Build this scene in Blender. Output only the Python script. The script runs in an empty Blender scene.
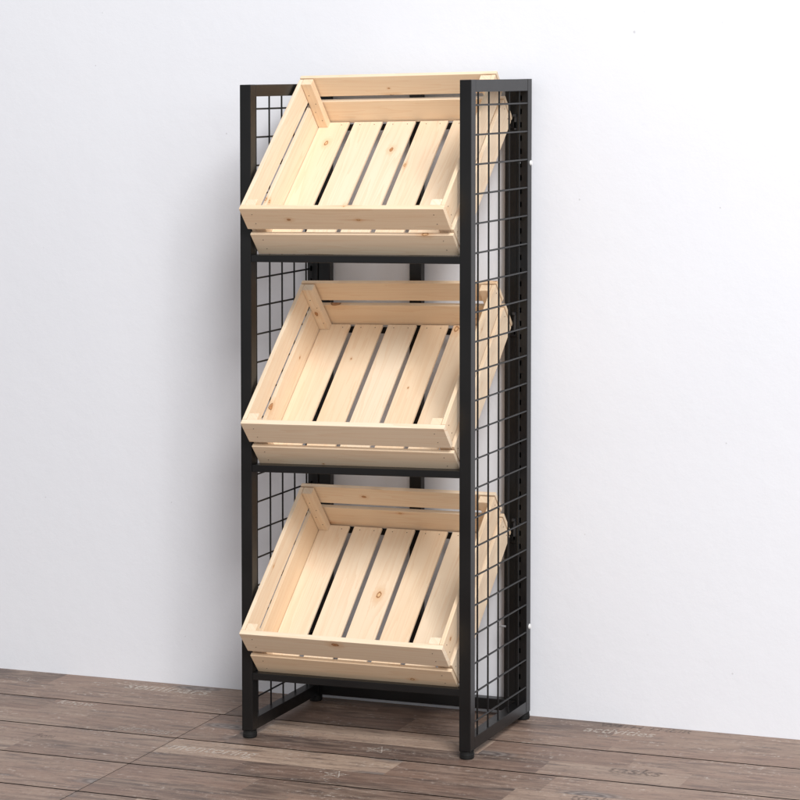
import bpy, bmesh, math, random
from mathutils import Vector, Matrix
random.seed(11)
S = 1.2                                    # one rack height in metres
scene = bpy.context.scene
col = scene.collection

# ------------------------------------------------------------------ measured layout (rack heights)
W, D, P, ZF = .37688, .25354, .01824, .0115
YW = .26507
LEAN = .02272                              # the light frame racks slightly to its right
CL, CR, CLEN, CHT = .02118, .35166, .29253, .09872
CR_DATA = [(.744586, .02097, .74223, .0001), (.744013, .023775, .42125, -.01102), (.727544, .015647, .10028, -.0016)]

def wp(x, y, z):                           # rack coordinates -> metres
    return Vector(((x + LEAN*z)*S, y*S, z*S))

# ------------------------------------------------------------------ node helpers
def new_mat(name):
    m = bpy.data.materials.new(name); m.use_nodes = True
    nt = m.node_tree; b = nt.nodes['Principled BSDF']
    return m, nt, b
def nd(nt, t, **k):
    n = nt.nodes.new(t)
    for a, v in k.items():
        if a in n.inputs.keys(): n.inputs[a].default_value = v
        else: setattr(n, a, v)
    return n
def mth(nt, op, a, b=None, c=None, clamp=False):
    n = nt.nodes.new('ShaderNodeMath'); n.operation = op; n.use_clamp = clamp
    for i, v in enumerate((a, b, c)):
        if v is None: continue
        if isinstance(v, (int, float)): n.inputs[i].default_value = v
        else: nt.links.new(v, n.inputs[i])
    return n.outputs[0]
def mix(nt, f, a, b, mode='MIX'):
    n = nt.nodes.new('ShaderNodeMix'); n.data_type = 'RGBA'; n.blend_type = mode
    for s, v in ((0, f), (6, a), (7, b)):
        if isinstance(v, (int, float)): n.inputs[s].default_value = v
        elif isinstance(v, tuple): n.inputs[s].default_value = (*v, 1)
        else: nt.links.new(v, n.inputs[s])
    return n.outputs[2]
def ramp(nt, v, stops):
    n = nt.nodes.new('ShaderNodeValToRGB'); nt.links.new(v, n.inputs[0])
    e = n.color_ramp.elements
    while len(e) < len(stops): e.new(.5)
    for x, (p, c) in zip(e, stops):
        x.position = p; x.color = (*c, 1) if len(c) == 3 else c
    return n.outputs[0]
def sep(nt, v):
    n = nt.nodes.new('ShaderNodeSeparateXYZ'); nt.links.new(v, n.inputs[0]); return n.outputs
def comb(nt, x, y, z=0.0):
    n = nt.nodes.new('ShaderNodeCombineXYZ')
    for i, v in enumerate((x, y, z)):
        if isinstance(v, (int, float)): n.inputs[i].default_value = v
        else: nt.links.new(v, n.inputs[i])
    return n.outputs[0]
def noise(nt, vec, scale, detail=4, rough=.5, dist=0):
    n = nt.nodes.new('ShaderNodeTexNoise'); nt.links.new(vec, n.inputs['Vector'])
    n.inputs['Scale'].default_value = scale; n.inputs['Detail'].default_value = detail
    n.inputs['Roughness'].default_value = rough; n.inputs['Distortion'].default_value = dist
    return n.outputs[0]
def bump(nt, b, h, strength, dist=.001):
    n = nt.nodes.new('ShaderNodeBump'); n.inputs['Strength'].default_value = strength
    n.inputs['Distance'].default_value = dist
    nt.links.new(h, n.inputs['Height']); nt.links.new(n.outputs[0], b.inputs['Normal'])

# ------------------------------------------------------------------ materials
def pine_material():
    m, nt, b = new_mat('pine')
    uv = nd(nt, 'ShaderNodeUVMap', uv_map='UVMap').outputs[0]
    s = sep(nt, uv); u, v = s[0], s[1]
    # knots: sparse voronoi cells along the board
    cell = comb(nt, mth(nt, 'MULTIPLY', u, 7.5), mth(nt, 'MULTIPLY', v, 17))
    vo = nt.nodes.new('ShaderNodeTexVoronoi'); vo.voronoi_dimensions = '2D'
    nt.links.new(cell, vo.inputs['Vector']); vo.inputs['Scale'].default_value = 1
    vo.inputs['Randomness'].default_value = .9
    df = nt.nodes.new('ShaderNodeVectorMath'); df.operation = 'SUBTRACT'
    nt.links.new(cell, df.inputs[0]); nt.links.new(vo.outputs['Position'], df.inputs[1])
    d = sep(nt, df.outputs[0]); du = mth(nt, 'DIVIDE', d[0], 7.5); dv = mth(nt, 'DIVIDE', d[1], 17)
    cs = sep(nt, vo.outputs['Color'])
    has = mth(nt, 'GREATER_THAN', cs[0], .54)
    size = mth(nt, 'MULTIPLY_ADD', mth(nt, 'POWER', cs[1], 2.2), .0056, .0011)
    wob = noise(nt, uv, 160, 2)
    wobs = mth(nt, 'MULTIPLY_ADD', wob, .8, .6)
    rr = mth(nt, 'MULTIPLY', mth(nt, 'DIVIDE', mth(nt, 'SQRT', mth(nt, 'ADD',
         mth(nt, 'POWER', mth(nt, 'MULTIPLY', du, .62), 2), mth(nt, 'POWER', dv, 2))), size), wobs)
    # grain: stretched noise, bent round the knots
    fall = mth(nt, 'MULTIPLY', has, mth(nt, 'EXPONENT', mth(nt, 'MULTIPLY', mth(nt, 'MULTIPLY', rr, rr), -.10)))
    vb = mth(nt, 'SUBTRACT', v, mth(nt, 'MULTIPLY', fall, mth(nt, 'MULTIPLY', dv, .65)))
    g1 = noise(nt, comb(nt, mth(nt, 'MULTIPLY', u, 1.6), mth(nt, 'MULTIPLY', vb, 34)), 1, 3, .5, .35)
    rings = mth(nt, 'FRACT', mth(nt, 'MULTIPLY', g1, 9))
    rings = mth(nt, 'POWER', rings, 2.2)
    fine = noise(nt, comb(nt, mth(nt, 'MULTIPLY', u, 14), mth(nt, 'MULTIPLY', vb, 900)), 1, 3, .6)
    blot = noise(nt, comb(nt, mth(nt, 'MULTIPLY', u, 5), mth(nt, 'MULTIPLY', v, 18)), 1, 3, .5)
    tone = nt.nodes.new('ShaderNodeAttribute'); tone.attribute_name = 'tone'
    base = mix(nt, tone.outputs['Fac'], (.875, .74, .575), (.85, .645, .44))
    c = mix(nt, mth(nt, 'MULTIPLY', blot, .35), base, (.91, .79, .62))
    c = mix(nt, mth(nt, 'MULTIPLY', rings, .30), c, (.72, .45, .25))
    c = mix(nt, mth(nt, 'MULTIPLY', fine, .12), c, (.52, .33, .17))
    halo = mth(nt, 'MULTIPLY', has, mth(nt, 'SUBTRACT', 1, mth(nt, 'DIVIDE', rr, 3.2), clamp=True))
    c = mix(nt, mth(nt, 'MULTIPLY', halo, .6), c, (.66, .36, .15))
    kn = mth(nt, 'MULTIPLY', has, mth(nt, 'LESS_THAN', rr, 1.0))
    kc = ramp(nt, rr, [(0, (.30, .10, .035)), (.55, (.52, .25, .10)), (.78, (.40, .17, .06)), (.97, (.10, .035, .015))])
    ko = ramp(nt, rr, [(0, (.74, .48, .25)), (.50, (.76, .50, .27)), (.66, (.22, .09, .03)), (.80, (.30, .12, .05)), (.97, (.66, .38, .18))])
    kc = mix(nt, mth(nt, 'GREATER_THAN', cs[2], .5), kc, ko)
    c = mix(nt, mth(nt, 'MULTIPLY', kn, .9), c, kc)
    # resin streaks and reddish flames beside some knots
    vst = mth(nt, 'ABSOLUTE', mth(nt, 'ADD', dv, mth(nt, 'MULTIPLY', mth(nt, 'SUBTRACT', blot, .5), .012)))
    stf = mth(nt, 'MULTIPLY', mth(nt, 'SUBTRACT', 1, mth(nt, 'DIVIDE', vst, .0032), clamp=True), mth(nt, 'SUBTRACT', 1, mth(nt, 'DIVIDE', mth(nt, 'ABSOLUTE', du), .05), clamp=True))
    stf = mth(nt, 'MULTIPLY', mth(nt, 'MULTIPLY', stf, has), mth(nt, 'GREATER_THAN', cs[2], .62))
    c = mix(nt, mth(nt, 'MULTIPLY', stf, .55), c, (.60, .30, .13))
    nt.links.new(c, b.inputs['Base Color'])
    b.inputs['Roughness'].default_value = .58
    b.inputs['Specular IOR Level'].default_value = .35
    bump(nt, b, mth(nt, 'ADD', fine, mth(nt, 'MULTIPLY', rings, .5)), .22, .0004)
    return m

def metal_material():
    m, nt, b = new_mat('black_powder_coat')
    tc = nd(nt, 'ShaderNodeTexCoord').outputs['Object']
    n = noise(nt, tc, 1400, 2)
    n2 = noise(nt, tc, 9, 4)
    c = ramp(nt, n2, [(.3, (.0035, .0035, .004)), (.7, (.0070, .0070, .0073))])
    nt.links.new(c, b.inputs['Base Color'])
    r = mth(nt, 'MULTIPLY_ADD', n2, .16, .27)
    nt.links.new(r, b.inputs['Roughness'])
    b.inputs['Specular IOR Level'].default_value = .40
    bump(nt, b, n, .12, .0003)
    return m

def plain(name, c, rough=.6, spec=.4):
    m, nt, b = new_mat(name)
    tc = nd(nt, 'ShaderNodeTexCoord').outputs['Object']
    n = noise(nt, tc, 120, 3)
    k = ramp(nt, n, [(.3, tuple(x*.85 for x in c)), (.7, tuple(min(1, x*1.12) for x in c))])
    nt.links.new(k, b.inputs['Base Color']); b.inputs['Roughness'].default_value = rough
    b.inputs['Specular IOR Level'].default_value = spec
    return m

def wall_material():
    m, nt, b = new_mat('painted_plaster')
    tc = nd(nt, 'ShaderNodeTexCoord').outputs['Object']
    big = noise(nt, tc, 1.3, 4)
    c = ramp(nt, big, [(.3, (.785, .80, .85)), (.7, (.81, .825, .872))])
    vo = nt.nodes.new('ShaderNodeTexVoronoi'); vo.voronoi_dimensions = '2D'; ts = sep(nt, tc); nt.links.new(comb(nt, ts[0], ts[2]), vo.inputs['Vector']); vo.inputs['Scale'].default_value = 7
    cs = sep(nt, vo.outputs['Color'])
    spot = mth(nt, 'MULTIPLY', mth(nt, 'LESS_THAN', mth(nt, 'ADD', vo.outputs['Distance'], mth(nt, 'MULTIPLY', noise(nt, tc, 160, 2), .018)), mth(nt, 'MULTIPLY_ADD', mth(nt, 'POWER', cs[1], 2), .014, .012)), mth(nt, 'GREATER_THAN', cs[0], .72))
    c = mix(nt, mth(nt, 'MULTIPLY', spot, .35), c, (.33, .32, .33))
    nt.links.new(c, b.inputs['Base Color'])
    b.inputs['Roughness'].default_value = .7; b.inputs['Specular IOR Level'].default_value = .25
    h = mth(nt, 'ADD', noise(nt, tc, 14, 5, .6), mth(nt, 'MULTIPLY', noise(nt, tc, 220, 3), .12))
    bump(nt, b, h, .26, .004)
    return m

def floor_material():
    m, nt, b = new_mat('printed_wood_plank')
    uv = nd(nt, 'ShaderNodeUVMap', uv_map='UVMap').outputs[0]
    s = sep(nt, uv); u, v = s[0], s[1]
    t = nt.nodes.new('ShaderNodeAttribute'); t.attribute_name = 'tone'
    ts = sep(nt, t.outputs['Vector'])
    gr = noise(nt, comb(nt, mth(nt, 'MULTIPLY', u, 11), mth(nt, 'MULTIPLY', v, 85)), 1, 6, .62, .4)
    bl = noise(nt, comb(nt, mth(nt, 'MULTIPLY', u, 5), mth(nt, 'MULTIPLY', v, 34)), 1, 6, .65, .8)
    sc = noise(nt, comb(nt, mth(nt, 'MULTIPLY', u, 85), mth(nt, 'MULTIPLY', v, 125)), 1, 4, .7)
    # tones: brown, grey-violet, pale tan, dark
    base = ramp(nt, ts[0], [(0, (.048, .032, .028)), (.3, (.135, .088, .066)), (.6, (.26, .174, .130)), (.8, (.31, .222, .170)), (1, (.50, .37, .28))])
    c = mix(nt, mth(nt, 'MULTIPLY', ramp(nt, bl, [(.38, (0,)*3), (.66, (1,)*3)]), .45), base, (.115, .080, .066))
    c = mix(nt, mth(nt, 'MULTIPLY', ramp(nt, gr, [(.42, (0,)*3), (.72, (1,)*3)]), .58), c, (.44, .33, .26))
    c = mix(nt, mth(nt, 'MULTIPLY', ramp(nt, gr, [(.3, (1,)*3), (.48, (0,)*3)]), .7), c, (.075, .058, .054))
    red = noise(nt, comb(nt, mth(nt, 'MULTIPLY', u, 3), mth(nt, 'MULTIPLY', v, 14), 4.0), 1, 3, .5)
    c = mix(nt, mth(nt, 'MULTIPLY', ramp(nt, red, [(.42, (0,)*3), (.62, (1,)*3)]), .45), c, (.25, .155, .115))
    # worn whitish paint flecks
    fl = ramp(nt, sc, [(.55, (0,)*3), (.68, (1,)*3)])
    flm = ramp(nt, noise(nt, comb(nt, mth(nt, 'MULTIPLY', u, 9), mth(nt, 'MULTIPLY', v, 30), 9.0), 1, 4), [(.48, (0,)*3), (.62, (1,)*3)])
    c = mix(nt, mth(nt, 'MULTIPLY', mth(nt, 'MULTIPLY', fl, flm), .62), c, (.62, .57, .52))
    dk = ramp(nt, sc, [(.33, (1,)*3), (.45, (0,)*3)])
    c = mix(nt, mth(nt, 'MULTIPLY', dk, .45), c, (.07, .055, .05))
    # oval knots
    cell = comb(nt, mth(nt, 'MULTIPLY', u, 3.1), mth(nt, 'MULTIPLY', v, 9))
    vo = nt.nodes.new('ShaderNodeTexVoronoi'); vo.voronoi_dimensions = '2D'; nt.links.new(cell, vo.inputs['Vector']); vo.inputs['Scale'].default_value = 1
    cs = sep(nt, vo.outputs['Color'])
    rr = mth(nt, 'ADD', vo.outputs['Distance'], mth(nt, 'MULTIPLY', gr, .10))
    k = mth(nt, 'MULTIPLY', mth(nt, 'GREATER_THAN', cs[0], .80), mth(nt, 'MULTIPLY', mth(nt, 'SUBTRACT', .26, rr), 9, clamp=True))
    kr = mth(nt, 'MULTIPLY_ADD', mth(nt, 'SINE', mth(nt, 'MULTIPLY', rr, 95)), .5, .5)
    c = mix(nt, mth(nt, 'MULTIPLY', k, .8), c, mix(nt, kr, (.075, .065, .065), (.24, .21, .195)))
    nt.links.new(c, b.inputs['Base Color'])
    nt.links.new(mth(nt, 'MULTIPLY_ADD', gr, .2, .40), b.inputs['Roughness'])
    b.inputs['Specular IOR Level'].default_value = .4
    bump(nt, b, mth(nt, 'ADD', gr, mth(nt, 'MULTIPLY', sc, .5)), .35, .0008)
    return m

def print_material(name, c, lo, hi, k):
    m, nt, b = new_mat(name)
    tc = nd(nt, 'ShaderNodeTexCoord').outputs['Object']
    st = nt.nodes.new('ShaderNodeVectorMath'); st.operation = 'MULTIPLY'; nt.links.new(tc, st.inputs[0]); st.inputs[1].default_value = (1, 2.6, 1)
    n = noise(nt, st.outputs[0], 130, 4, .7)
    a = mth(nt, 'MULTIPLY', ramp(nt, n, [(lo, (0,)*3), (hi, (1,)*3)]), k)
    b.inputs['Base Color'].default_value = (*c, 1); b.inputs['Roughness'].default_value = .6
    nt.links.new(a, b.inputs['Alpha'])
    return m

wire_m = metal_material(); wire_m.name = 'black_wire'
wb = wire_m.node_tree.nodes['Principled BSDF']; wb.inputs['Specular IOR Level'].default_value = .34
M = dict(pine=pine_material(), metal=metal_material(), wire=wire_m, rubber=plain('rubber', (.009, .009, .009), .6, .3),
         hole=plain('unlit_hollow', (.003, .003, .003), .9, .05), nail=plain('nail_steel', (.16, .11, .08), .5),
         dull=plain('dull_steel', (.035, .035, .038), .45), zinc=plain('zinc', (.30, .30, .31), .35), white=plain('white_plastic', (.82, .82, .82), .4),
         wall=wall_material(), floor=floor_material(), groove=plain('groove_dirt', (.018, .015, .014), .9, .1),
         pale=print_material('pale_print', (.80, .73, .65), .37, .58, .58),
         faint=print_material('faint_print', (.62, .55, .49), .40, .58, .5),
         dark=print_material('dark_print', (.045, .036, .038), .38, .56, .42))

# ------------------------------------------------------------------ object helpers
def link(name, me, parent=None, loc=(0, 0, 0)):
    o = bpy.data.objects.new(name, me); col.objects.link(o); o.location = loc
    if parent: o.parent = parent
    return o
def tag(o, label=None, cat=None, group=None, kind=None):
    for k, v in (('label', label), ('category', cat), ('group', group), ('kind', kind)):
        if v: o[k] = v
    return o
def finish(bm, name, mats, parent=None, loc=(0, 0, 0), smooth=False):
    me = bpy.data.meshes.new(name)
    bm.normal_update(); bm.to_mesh(me); bm.free()
    for m in (mats if isinstance(mats, (list, tuple)) else [mats]): me.materials.append(m)
    if smooth:
        for p in me.polygons: p.use_smooth = True
    return link(name, me, parent, loc)
def box_into(bm, lo, hi, fn, bevel=0., seg=1, mi=0):
    """axis box in local units, bevelled in metres-scaled local space, mapped by fn"""
    t = bmesh.new()
    bmesh.ops.create_cube(t, size=1)
    for v in t.verts:
        v.co = Vector([lo[i] + (v.co[i] + .5)*(hi[i]-lo[i]) for i in range(3)])
    if bevel:
        bmesh.ops.bevel(t, geom=list(t.edges), offset=bevel, segments=seg, profile=.6, affect='EDGES')
    return merge(bm, t, fn, mi)
def merge(bm, t, fn, mi=0):
    mp = {v: bm.verts.new(fn(*v.co)) for v in t.verts}
    fs = []
    for f in t.faces:
        g = bm.faces.new([mp[v] for v in f.verts]); g.material_index = mi; g.smooth = f.smooth; fs.append((g, f))
    out = [g for g, _ in fs]
    loc = {mp[v]: v.co.copy() for v in t.verts}
    t.free()
    return out, loc

# ------------------------------------------------------------------ setting: floor and wall
def build_floor():
    bm = bmesh.new()
    uvl = bm.loops.layers.uv.new('UVMap'); tl = bm.faces.layers.float_vector.new('tone')
    # groove rows and cross joints as measured (rack heights)
    pitch = .1476; y0 = .1137; gap = .0036
    X0, X1 = -3.2, 3.6
    PATCH = ([[(.22, .45), (.62, .22), (1, .7)], [(.10, .4), (.47, .98), (.70, .42), (1, .62)], [(.38, .95), (.62, .40), (1, .72)]],
             [[(.30, .3), (.64, .55), (1, .62)], [(.08, .5), (.585, .10), (.80, .8), (1, .5)], [(.16, .35), (.585, .08), (.78, .82), (1, .45)]])
    def quad(x0, x1, y0_, y1_, z, tone, uo, vo, mi):
        vs = [bm.verts.new((x*S, y*S, z)) for x, y in ((x0, y0_), (x1, y0_), (x1, y1_), (x0, y1_))]
        f = bm.faces.new(vs); f[tl] = tone; f.material_index = mi
        for l in f.loops: l[uvl].uv = (l.vert.co.x + uo, l.vert.co.y + vo)
    def board(x0, x1, ya, yb, row):
        # two printed strips with patch ends at their own places
        g = gap/2
        gx = .0006
        ymid = ya + (yb-ya)*random.uniform(.46, .54)
        for (a, b_) in ((ya+g, ymid), (ymid, yb-g)):
            x = x0 + gx; first = True; plan = PATCH[1 if a < ymid-.001 and b_ <= ymid+1e-6 else 0][row % 3]; n_ = 0
            while x < x1 - gx - 1e-6:
                e = x0 + plan[n_][0]; tone = (plan[n_][1], random.random(), random.random()); n_ += 1
                if e > x1 - gx - .02: e = x1 - gx
                quad(x, e, a, b_, 0, tone, random.uniform(-9, 9), random.uniform(-9, 9), 0)
                x = e
        # bevelled long edges dropping into the groove
    rows = []
    y = y0
    rows.append((y0, y0 + pitch + .02))
    for k in range(16): rows.append((y0 - (k+1)*pitch, y0 - k*pitch))
    for i, (a, b_) in enumerate(rows):
        j = -.0945 + (.004 if i in (0,) else -.0015 if i == 1 else 0)
        xs = []
        x = j
        while x > X0: x -= 1.0
        st = x
        while x < X1:
            if i % 1 == 0: board(x, x+1.0, a, b_, i)
            x += 1.0
    # slab beneath, seen only in the grooves
    vs = [bm.verts.new((x*S, y*S, -.0022)) for x, y in ((-4.4, -2.5), (4.8, -2.5), (4.8, .30), (-4.4, .30))]
    f = bm.faces.new(vs); f.material_index = 1; f[tl] = (0, 0, 0)
    o = finish(bm, 'floor', [M['floor'], M['groove']])
    tag(o, kind='structure')
    return o
floor = build_floor()

bm = bmesh.new()
box_into(bm, (-4.4*S, YW*S, -.05), (4.8*S, YW*S + .12, 3.4), lambda x, y, z: Vector((x, y, z)))
wall = tag(finish(bm, 'wall', M['wall']), kind='structure')

def word(text, x, y, x1, y1, size, mat, squash=1.0):
    """flat lettering printed on the planks, from (x,y) to (x1,y1) in rack heights"""
    cu = bpy.data.curves.new('lettering', 'FONT'); cu.body = text; cu.size = 1; cu.resolution_u = 3; cu.shear = .15; cu.offset = .012
    t = bpy.data.objects.new('lettering', cu); col.objects.link(t)
    dg = bpy.context.evaluated_depsgraph_get()
    me = bpy.data.meshes.new_from_object(t.evaluated_get(dg))
    bpy.data.objects.remove(t, do_unlink=True)
    xs = [v.co.x for v in me.vertices]; w = max(xs) - min(xs); x_ = min(xs)
    a = Vector((x*S, y*S, 0)); b_ = Vector((x1*S, y1*S, 0)); L = (b_-a).length
    ang = math.atan2(b_.y-a.y, b_.x-a.x)
    R = Matrix.Rotation(ang, 3, 'Z')
    for v in me.vertices:
        p = Vector(((v.co.x - x_)/w*L, v.co.y*size*S, .0004)); v.co = R @ p
    me.materials.clear(); me.materials.append(mat)
    o = link('printed_word', me, floor, a)
    return o
word('seminars', -.332, .213, -.176, .213, .050, M['pale'])
word('know', -.385, .088, -.315, .088, .034, M['pale'])
word('mentoring', -.080, -.092, .066, -.092, .044, M['pale'])
word('personal', -.215, -.022, -.112, -.022, .040, M['faint'])
word('mentoring', -.012, .040, .082, .040, .040, M['faint'])
word('from', -.312, -.100, -.278, -.100, .030, M['dark'])
word('activities', .480, .205, .592, .205, .040, M['pale'])
word('WITH THEIR', .494, .243, .640, .243, .024, M['dark'])
word('tasks', .584, .010, .664, .010, .040, M['dark'])
word('tools', .578, -.135, .636, -.135, .036, M['dark'])

def star(x, y, r, mat):
    bm = bmesh.new()
    for k in range(5):                       # five worn strokes of a hand-drawn star
        a = math.pi/2 + k*4*math.pi/5; b_ = math.pi/2 + (k+1)*4*math.pi/5
        p = Vector((math.cos(a), math.sin(a)*.8))*r*S; q = Vector((math.cos(b_), math.sin(b_)*.8))*r*S
        n = (q-p).normalized(); n = Vector((-n.y, n.x))*.0011
        z = .0004 + k*.00008
        bm.faces.new([bm.verts.new((v.x, v.y, z)) for v in (p-n, q-n, q+n, p+n)])
    return finish(bm, 'printed_star', mat, floor, (x*S, y*S, 0))
star(.225, .006, .021, M['pale']); star(.219, -.133, .020, M['pale'])
star(-.519, .206, .020, M['faint']); star(.52, .188, .012, M['faint'])

# ------------------------------------------------------------------ the rack
rack = link('display_rack', None, None, wp(W/2, D/2, 0))
tag(rack, 'tall black metal display rack with wire grid sides holding three tilted pine crates', 'display rack')
RL = rack.location.copy()
def rk(x, y, z): return wp(x, y, z) - RL
BV = .0011
def rack_box(name, lo, hi, parent=rack, mat='metal', bevel=BV, fn=rk, seg=2):
    bm = bmesh.new(); box_into(bm, lo, hi, fn, bevel, seg)
    o = finish(bm, name, M[mat], parent)
    return o
def weld_dot(bm, c, r):
    t = bmesh.new(); bmesh.ops.create_icosphere(t, subdivisions=2, radius=r)
    for v in t.verts: v.co += Vector(c)
    merge(bm, t, rk)
# front posts
def foot(parent, x, y):
    bm = bmesh.new(); t = bmesh.new()
    prof = [(0, 0), (.0098, 0), (.0109, .0018), (.0109, .0072), (.0104, .0078), (.0104, ZF-.0002), (0, ZF-.0002)]
    n = 28; rings = []
    for r, z in prof[1:-1]:
        rings.append([t.verts.new((x + r*math.cos(2*math.pi*k/n), y + r*math.sin(2*math.pi*k/n), z)) for k in range(n)])
    for a, b_ in zip(rings, rings[1:]):
        for k in range(n):
            f = t.faces.new((a[k], a[(k+1) % n], b_[(k+1) % n], b_[k])); f.smooth = False
    t.faces.new(list(reversed(rings[0]))); t.faces.new(rings[-1])
    merge(bm, t, rk)
    return finish(bm, 'foot', M['rubber'], parent)
for x in (0, W-P):
    o = rack_box('post', (x, 0, ZF), (x+P, P, 1)); foot(o, x+P/2, P/2)
# rear posts: hollow tube whose front face is pierced by a column of slots
def rear_post(x):
    bm = bmesh.new(); t = bmesh.new()
    y0, y1 = D-P, D; sx0, sx1 = x+.0052, x+.0084; sh = .0083; pit = .0205
    zs = [ZF]; z = .7040 - .0205*33 - sh/2
    holes = []
    while z + sh < .990:
        if z > .03: holes.append((z, z+sh))
        z += pit
    def q(*p): t.faces.new([t.verts.new(c) for c in p])
    e = .0009
    # left and right strips of the front face
    q((x+e, y0, ZF), (sx0, y0, ZF), (sx0, y0, 1), (x+e, y0, 1))
    q((sx1, y0, ZF), (x+P-e, y0, ZF), (x+P-e, y0, 1), (sx1, y0, 1))
    za = ZF
    for a, b_ in holes:
        q((sx0, y0, za), (sx1, y0, za), (sx1, y0, a), (sx0, y0, a)); za = b_
        w = y0 + .0014                       # tube wall thickness round each slot
        q((sx0, y0, a), (sx1, y0, a), (sx1, w, a), (sx0, w, a)); q((sx0, w, b_), (sx1, w, b_), (sx1, y0, b_), (sx0, y0, b_))
        q((sx0, y0, b_), (sx0, y0, a), (sx0, w, a), (sx0, w, b_)); q((sx1, y0, a), (sx1, y0, b_), (sx1, w, b_), (sx1, w, a))
    q((sx0, y0, za), (sx1, y0, za), (sx1, y0, 1), (sx0, y0, 1))
    prof = [(x+P-e, y0), (x+P, y0+e), (x+P, y1-e), (x+P-e, y1), (x+e, y1), (x, y1-e), (x, y0+e), (x+e, y0)]
    for (a, b_), (c, d) in zip(prof, prof[1:]):
        q((a, b_, ZF), (c, d, ZF), (c, d, 1), (a, b_, 1))
    q(*[(a, b_, 1) for a, b_ in [prof[-1]] + prof[:-1]]); q(*[(a, b_, ZF) for a, b_ in reversed([prof[-1]] + prof[:-1])])
    bmesh.ops.remove_doubles(t, verts=t.verts, dist=1e-6)
    merge(bm, t, rk)
    o = finish(bm, 'post', M['metal'], rack); foot(o, x+P/2, D-P/2)
    return o
rpl = rear_post(0); rpr = rear_post(W-P)
# side frame rails and welded wire grids
for x in (0, W-P):
    rack_box('side_rail', (x+.0002, P, 1-P), (x+P-.0002, D-P, 1-.0002), bevel=.0004)
    rack_box('side_rail', (x+.0002, P, ZF+.0002), (x+P-.0002, D-P, ZF+P), bevel=.0004)
WIRE = .00145
def wire_grid(xw, ys, dirn):
    bm = bmesh.new()
    def rod(a, b_, r=WIRE):
        a, b_ = Vector(a), Vector(b_); d = (b_-a).normalized()
        s = d.cross(Vector((1, 0, 0))).normalized(); w = Vector((1, 0, 0)); n = 8
        A = [bm.verts.new(rk(*(a + (s*math.cos(k*math.pi/4) + w*math.sin(k*math.pi/4))*r))) for k in range(n)]
        B = [bm.verts.new(rk(*(b_ + (s*math.cos(k*math.pi/4) + w*math.sin(k*math.pi/4))*r))) for k in range(n)]
        for k in range(n):
            f = bm.faces.new((A[k], A[(k+1) % n], B[(k+1) % n], B[k])); f.smooth = True
    for k in range(22):
        z = .0526 + k*.04334
        rod((xw, P-.002, z), (xw, D-P+.002, z))
    for y in ys: rod((xw - dirn*WIRE*1.7, y, ZF+P-.002), (xw - dirn*WIRE*1.7, y, 1-P+.002))
    return finish(bm, 'wire_grid', M['wire'], rack)
ys = [.0317, .0750, .1184, .1618, .2052]
wire_grid(W-.0016, [.0375, .0806, .1230, .1650, .2085], 1)
wire_grid(.0016, [.2218, .1785, .1351, .0918, .0455], -1)
# back frame: three uprights, top and bottom rails, crate supports
UP = [(P+.0003, P+.0203), (.1775, .1975), (W-P-.0203, W-P-.0003)]
for a, b_ in UP: rack_box('upright', (a, D-P+.002, ZF+P+.0002), (b_, D-.001, 1-P-.0002))
rack_box('back_rail', (P, D-P+.001, ZF+.0004), (W-P, D-.0006, ZF+P))
rack_box('back_rail', (P, D-P+.001, 1-P), (W-P, D-.0006, 1-.0004))
# shelf bars at the front, each under the front edge of a crate
for (za, zb) in ((.7422, .7422), (.4221, .4275), (.1020, .1042)):
    h = .0107
    def tilt(x, y, z, za=za, zb=zb):
        return rk(x, y, z + (zb-za)*((x-P)/(W-2*P) - .5) + (za+zb)/2)
    rack_box('shelf_bar', (P, .0006, -h), (W-P, .0240, 0), fn=tilt, bevel=.0008)
for z in (.9345, .6120, .2893):
    zs = [P+.0203, .1775, .1975, W-P-.0203]
    rack_box('support_bar', (P+.0001, D-P-.0010, z-.0105), (W-P-.0001, D-P+.0015, z), bevel=.0005)
# small hooks engaged in the rear right slots, and pins
for z0, z1 in ((.9448, .9216), (.6383, .6042), (.3160, .2830)):
    bm = bmesh.new()
    box_into(bm, (W-P-.0042, D-P-.0010, z1), (W-P-.0004, D-P+.0022, z0), rk, .0005)
    box_into(bm, (W-P-.0050, D-P-.0052, z0-.0030), (W-P-.0002, D-P-.0006, z0+.0012), rk, .0004)
    finish(bm, 'hook', M['dull'], rack)
for x, z in ((.3640, .8707), (.3388, .1471), (.0410, .1471)):
    bm = bmesh.new(); t = bmesh.new()
    bmesh.ops.create_cone(t, cap_ends=True, segments=14, radius1=.0016, radius2=.0016, depth=.010)
    for v in t.verts:
        c = v.co.copy(); v.co = Vector((x + c.z, D-P-.004 + c.x, z + c.y)) if x < .36 else Vector((x + c.x, D-P-.002 + c.z*.4, z + c.y))
    merge(bm, t, rk)
    finish(bm, 'pin', M['zinc'], rack)
for z in (.8702, .1459):
    bm = bmesh.new(); t = bmesh.new()
    bmesh.ops.create_cone(t, cap_ends=True, segments=18, radius1=.0042, radius2=.0034, depth=.0026)
    for v in t.verts:
        c = v.co.copy(); v.co = Vector((W + .0011 + c.z, D-.0052 + c.x, z + c.y))
    merge(bm, t, rk)
    finish(bm, 'bolt_cap', M['white'], rack)

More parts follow.
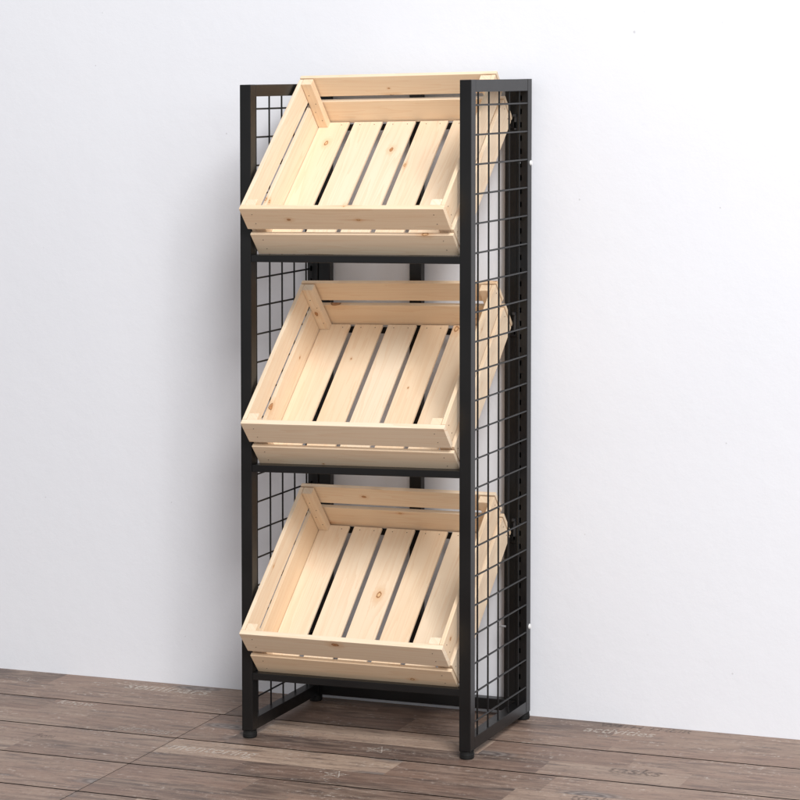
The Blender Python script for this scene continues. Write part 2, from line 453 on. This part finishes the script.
# ------------------------------------------------------------------ the crates
T = .0082; TS = .0068; PW, PD = .0175, .0122
def make_crate(k, label):
    th, yc, zc, ro = CR_DATA[k]
    root = link('wooden_crate', None, None, wp((CL+CR)/2, yc, zc))
    tag(root, label, 'crate', 'pine crates tilted forward on the rack')
    RLc = root.location.copy(); c_, s_ = math.cos(th), math.sin(th)
    def fn(x, b, c):
        y = yc + b*c_ - c*s_; z = zc + b*s_ + c*c_ - ro*(x-.19)
        return wp(x, y, z) - RLc
    class Panel:
        def __init__(s): 
            s.bm = bmesh.new(); s.uv = s.bm.loops.layers.uv.new('UVMap'); s.t = s.bm.faces.layers.float.new('tone')
        def board(s, lo, hi, ax, tone=None):
            lo, hi = list(lo), list(hi)
            tw, bow = random.uniform(-.0011, .0011), random.uniform(-.0006, .0006)
            oth = [i for i in range(3) if i != ax]; thin = min(oth, key=lambda i: hi[i]-lo[i]); wide = [i for i in oth if i != thin][0]
            lo[wide] += random.uniform(0, .0005); hi[wide] -= random.uniform(0, .0005)
            def wf(*p):                      # each board a little bowed and skewed, as nailed
                p = list(p); u = (p[ax]-lo[ax])/(hi[ax]-lo[ax])
                if ax != 2: p[wide] += (u-.5)*tw*.7 + 4*u*(1-u)*bow
                return fn(*p)
            fs, loc = box_into(s.bm, lo, hi, wf, .0007, 2)
            uo, vo = random.uniform(-20, 20), random.uniform(-20, 20)
            tn = min(1, random.random()**1.2 + (0, .18, .22)[k]) if tone is None else tone
            o2 = [i for i in range(3) if i != ax]
            fl = random.choice((-1, 1))
            for f in fs:
                f[s.t] = tn
                for l in f.loops:
                    p = loc[l.vert]
                    l[s.uv].uv = (p[ax]*S*fl + uo, (p[o2[0]] + p[o2[1]])*S + vo)
        def nails(s, pts, axis):
            for p in pts:
                t = bmesh.new(); bmesh.ops.create_cone(t, cap_ends=True, segments=8, radius1=.00085, radius2=.00085, depth=.0005)
                for v in t.verts:
                    q = v.co.copy()
                    v.co = Vector((p[0]+q.x, p[1]+q.z, p[2]+q.y)) if axis == 1 else Vector((p[0]+q.z, p[1]+q.x, p[2]+q.y)) if axis == 0 else Vector((p[0]+q.x, p[1]+q.y, p[2]+q.z))
                merge(s.bm, t, fn, 1)
        def done(s, name): return finish(s.bm, name, [M['pine'], M['nail']], root)
    for nm, b0, b1, bn, lo1, lo2, up1, up2 in (('front_panel', 0, T, 0, 0, .0436, .0544, CHT), ('back_panel', CLEN-.0060, CLEN, CLEN, 0, .0468, .0580, CHT)):
        p = Panel()
        for a, b_ in ((lo1, lo2), (up1, up2)):
            p.board((CL, b0, a), (CR, b1 - (.0024 if b0 == 0 and a == 0 else 0), b_), 0)
            p.nails([(xx, bn, a + f*(b_-a)) for xx in (CL+.018, CR-.018) for f in (.28, .72)], 1)
        p.done(nm)
    lo1, lo2, up1, up2 = 0, .0475, .0585, CHT
    for x0 in (CL, CR-TS):
        p = Panel()
        for a, b_ in ((lo1, lo2), (up1, up2)):
            p.board((x0+.0002, T+.0003, a+.0002), (x0+TS-.0002, CLEN-T-.0003, b_-.0002), 1)
            p.nails([(CL if x0 == CL else CR, bb, a + f*(b_-a)) for bb in (T+.008, CLEN-T-.008) for f in (.28, .72)], 0)
        p.done('side_panel')
    p = Panel()
    xa = CL+TS+.0004; edges = [.0832, .1400, .1968, .2522, .3090]
    g = .0040; sl = []
    for e in edges:
        sl.append((xa, e-g)); xa = e+g
    sl.append((xa, CR-TS-.0004))
    for a, b_ in sl:
        p.board((a, T+.0004, .0004), (b_, CLEN-T-.0004, .0045), 1)
        for bb in (T+.007, CLEN-T-.007):
            p.nails([(a+.012, bb, .0045), (b_-.012, bb, .0045)], 2)
    p.done('base_panel')
    for x0 in (CL+TS+.0002, CR-TS-PW-.0002):
        for b0 in (T+.0002, CLEN-T-PD-.0002):
            p = Panel()
            p.board((x0, b0, .0049), (x0+PW, b0+PD, CHT-.0006), 2)
            bn = b0+PD if b0 < .1 else b0
            p.nails([(x0+PW*(.35 if i % 2 else .7), bn, .02+i*.018) for i in range(4)], 1)
            p.done('corner_post')
    return root
make_crate(0, 'topmost pine slatted crate, tilted forward above the upper shelf bar')
make_crate(1, 'middle pine slatted crate, tilted forward between the other two')
make_crate(2, 'lowest pine slatted crate, tilted forward nearest the floor')

# ------------------------------------------------------------------ camera (fitted)
f_, cx, cy, cz = 2406.283, 1.691561, -3.244299, .987059
yaw, pitch, roll, ppy = .409574, .0438932, -.0210762, 195.6954
cs_, sn = math.cos(yaw), math.sin(yaw); cp, sp = math.cos(pitch), math.sin(pitch)
R = Vector((cs_, sn, 0)); F = Vector((-sn*cp, cs_*cp, -sp)); U = Vector((-sn*sp, cs_*sp, cp))
cr, sr = math.cos(roll), math.sin(roll)
R2 = R*cr + U*sr; U2 = U*cr - R*sr
cam = bpy.data.cameras.new('camera'); co = bpy.data.objects.new('camera', cam); col.objects.link(co)
m = Matrix((R2, U2, -F)).transposed().to_4x4(); m.translation = Vector((cx, cy, cz))*S
co.matrix_world = m
cam.sensor_width = 36; cam.lens = f_/800*36; cam.shift_y = (ppy-400)/800; cam.clip_end = 100
scene.camera = co

# ------------------------------------------------------------------ studio light
def area(name, loc, target, sx, sy, power, c=(1, 1, 1)):
    l = bpy.data.lights.new(name, 'AREA'); l.shape = 'RECTANGLE'; l.size = sx; l.size_y = sy; l.energy = power; l.color = c
    o = bpy.data.objects.new(name, l); col.objects.link(o); o.location = loc
    o.rotation_euler = (Vector(target) - Vector(loc)).to_track_quat('-Z', 'Y').to_euler()
    return o
area('key_softbox', (3.5, -4.3, 4.5), (.2, .2, .7), 1.9, 1.9, 372, (1, .99, .98))
area('fill_softbox', (4.2, -4.4, 2.6), (.2, .2, .6), 2.2, 2.2, 84, (.97, .985, 1))
w = bpy.data.worlds.new('World'); scene.world = w; w.use_nodes = True
bg = w.node_tree.nodes['Background']; bg.inputs[0].default_value = (.97, .98, 1, 1); bg.inputs[1].default_value = .505
scene.view_settings.view_transform = 'Standard'; scene.view_settings.look = 'None'
scene.view_settings.exposure = 0; scene.view_settings.gamma = 1
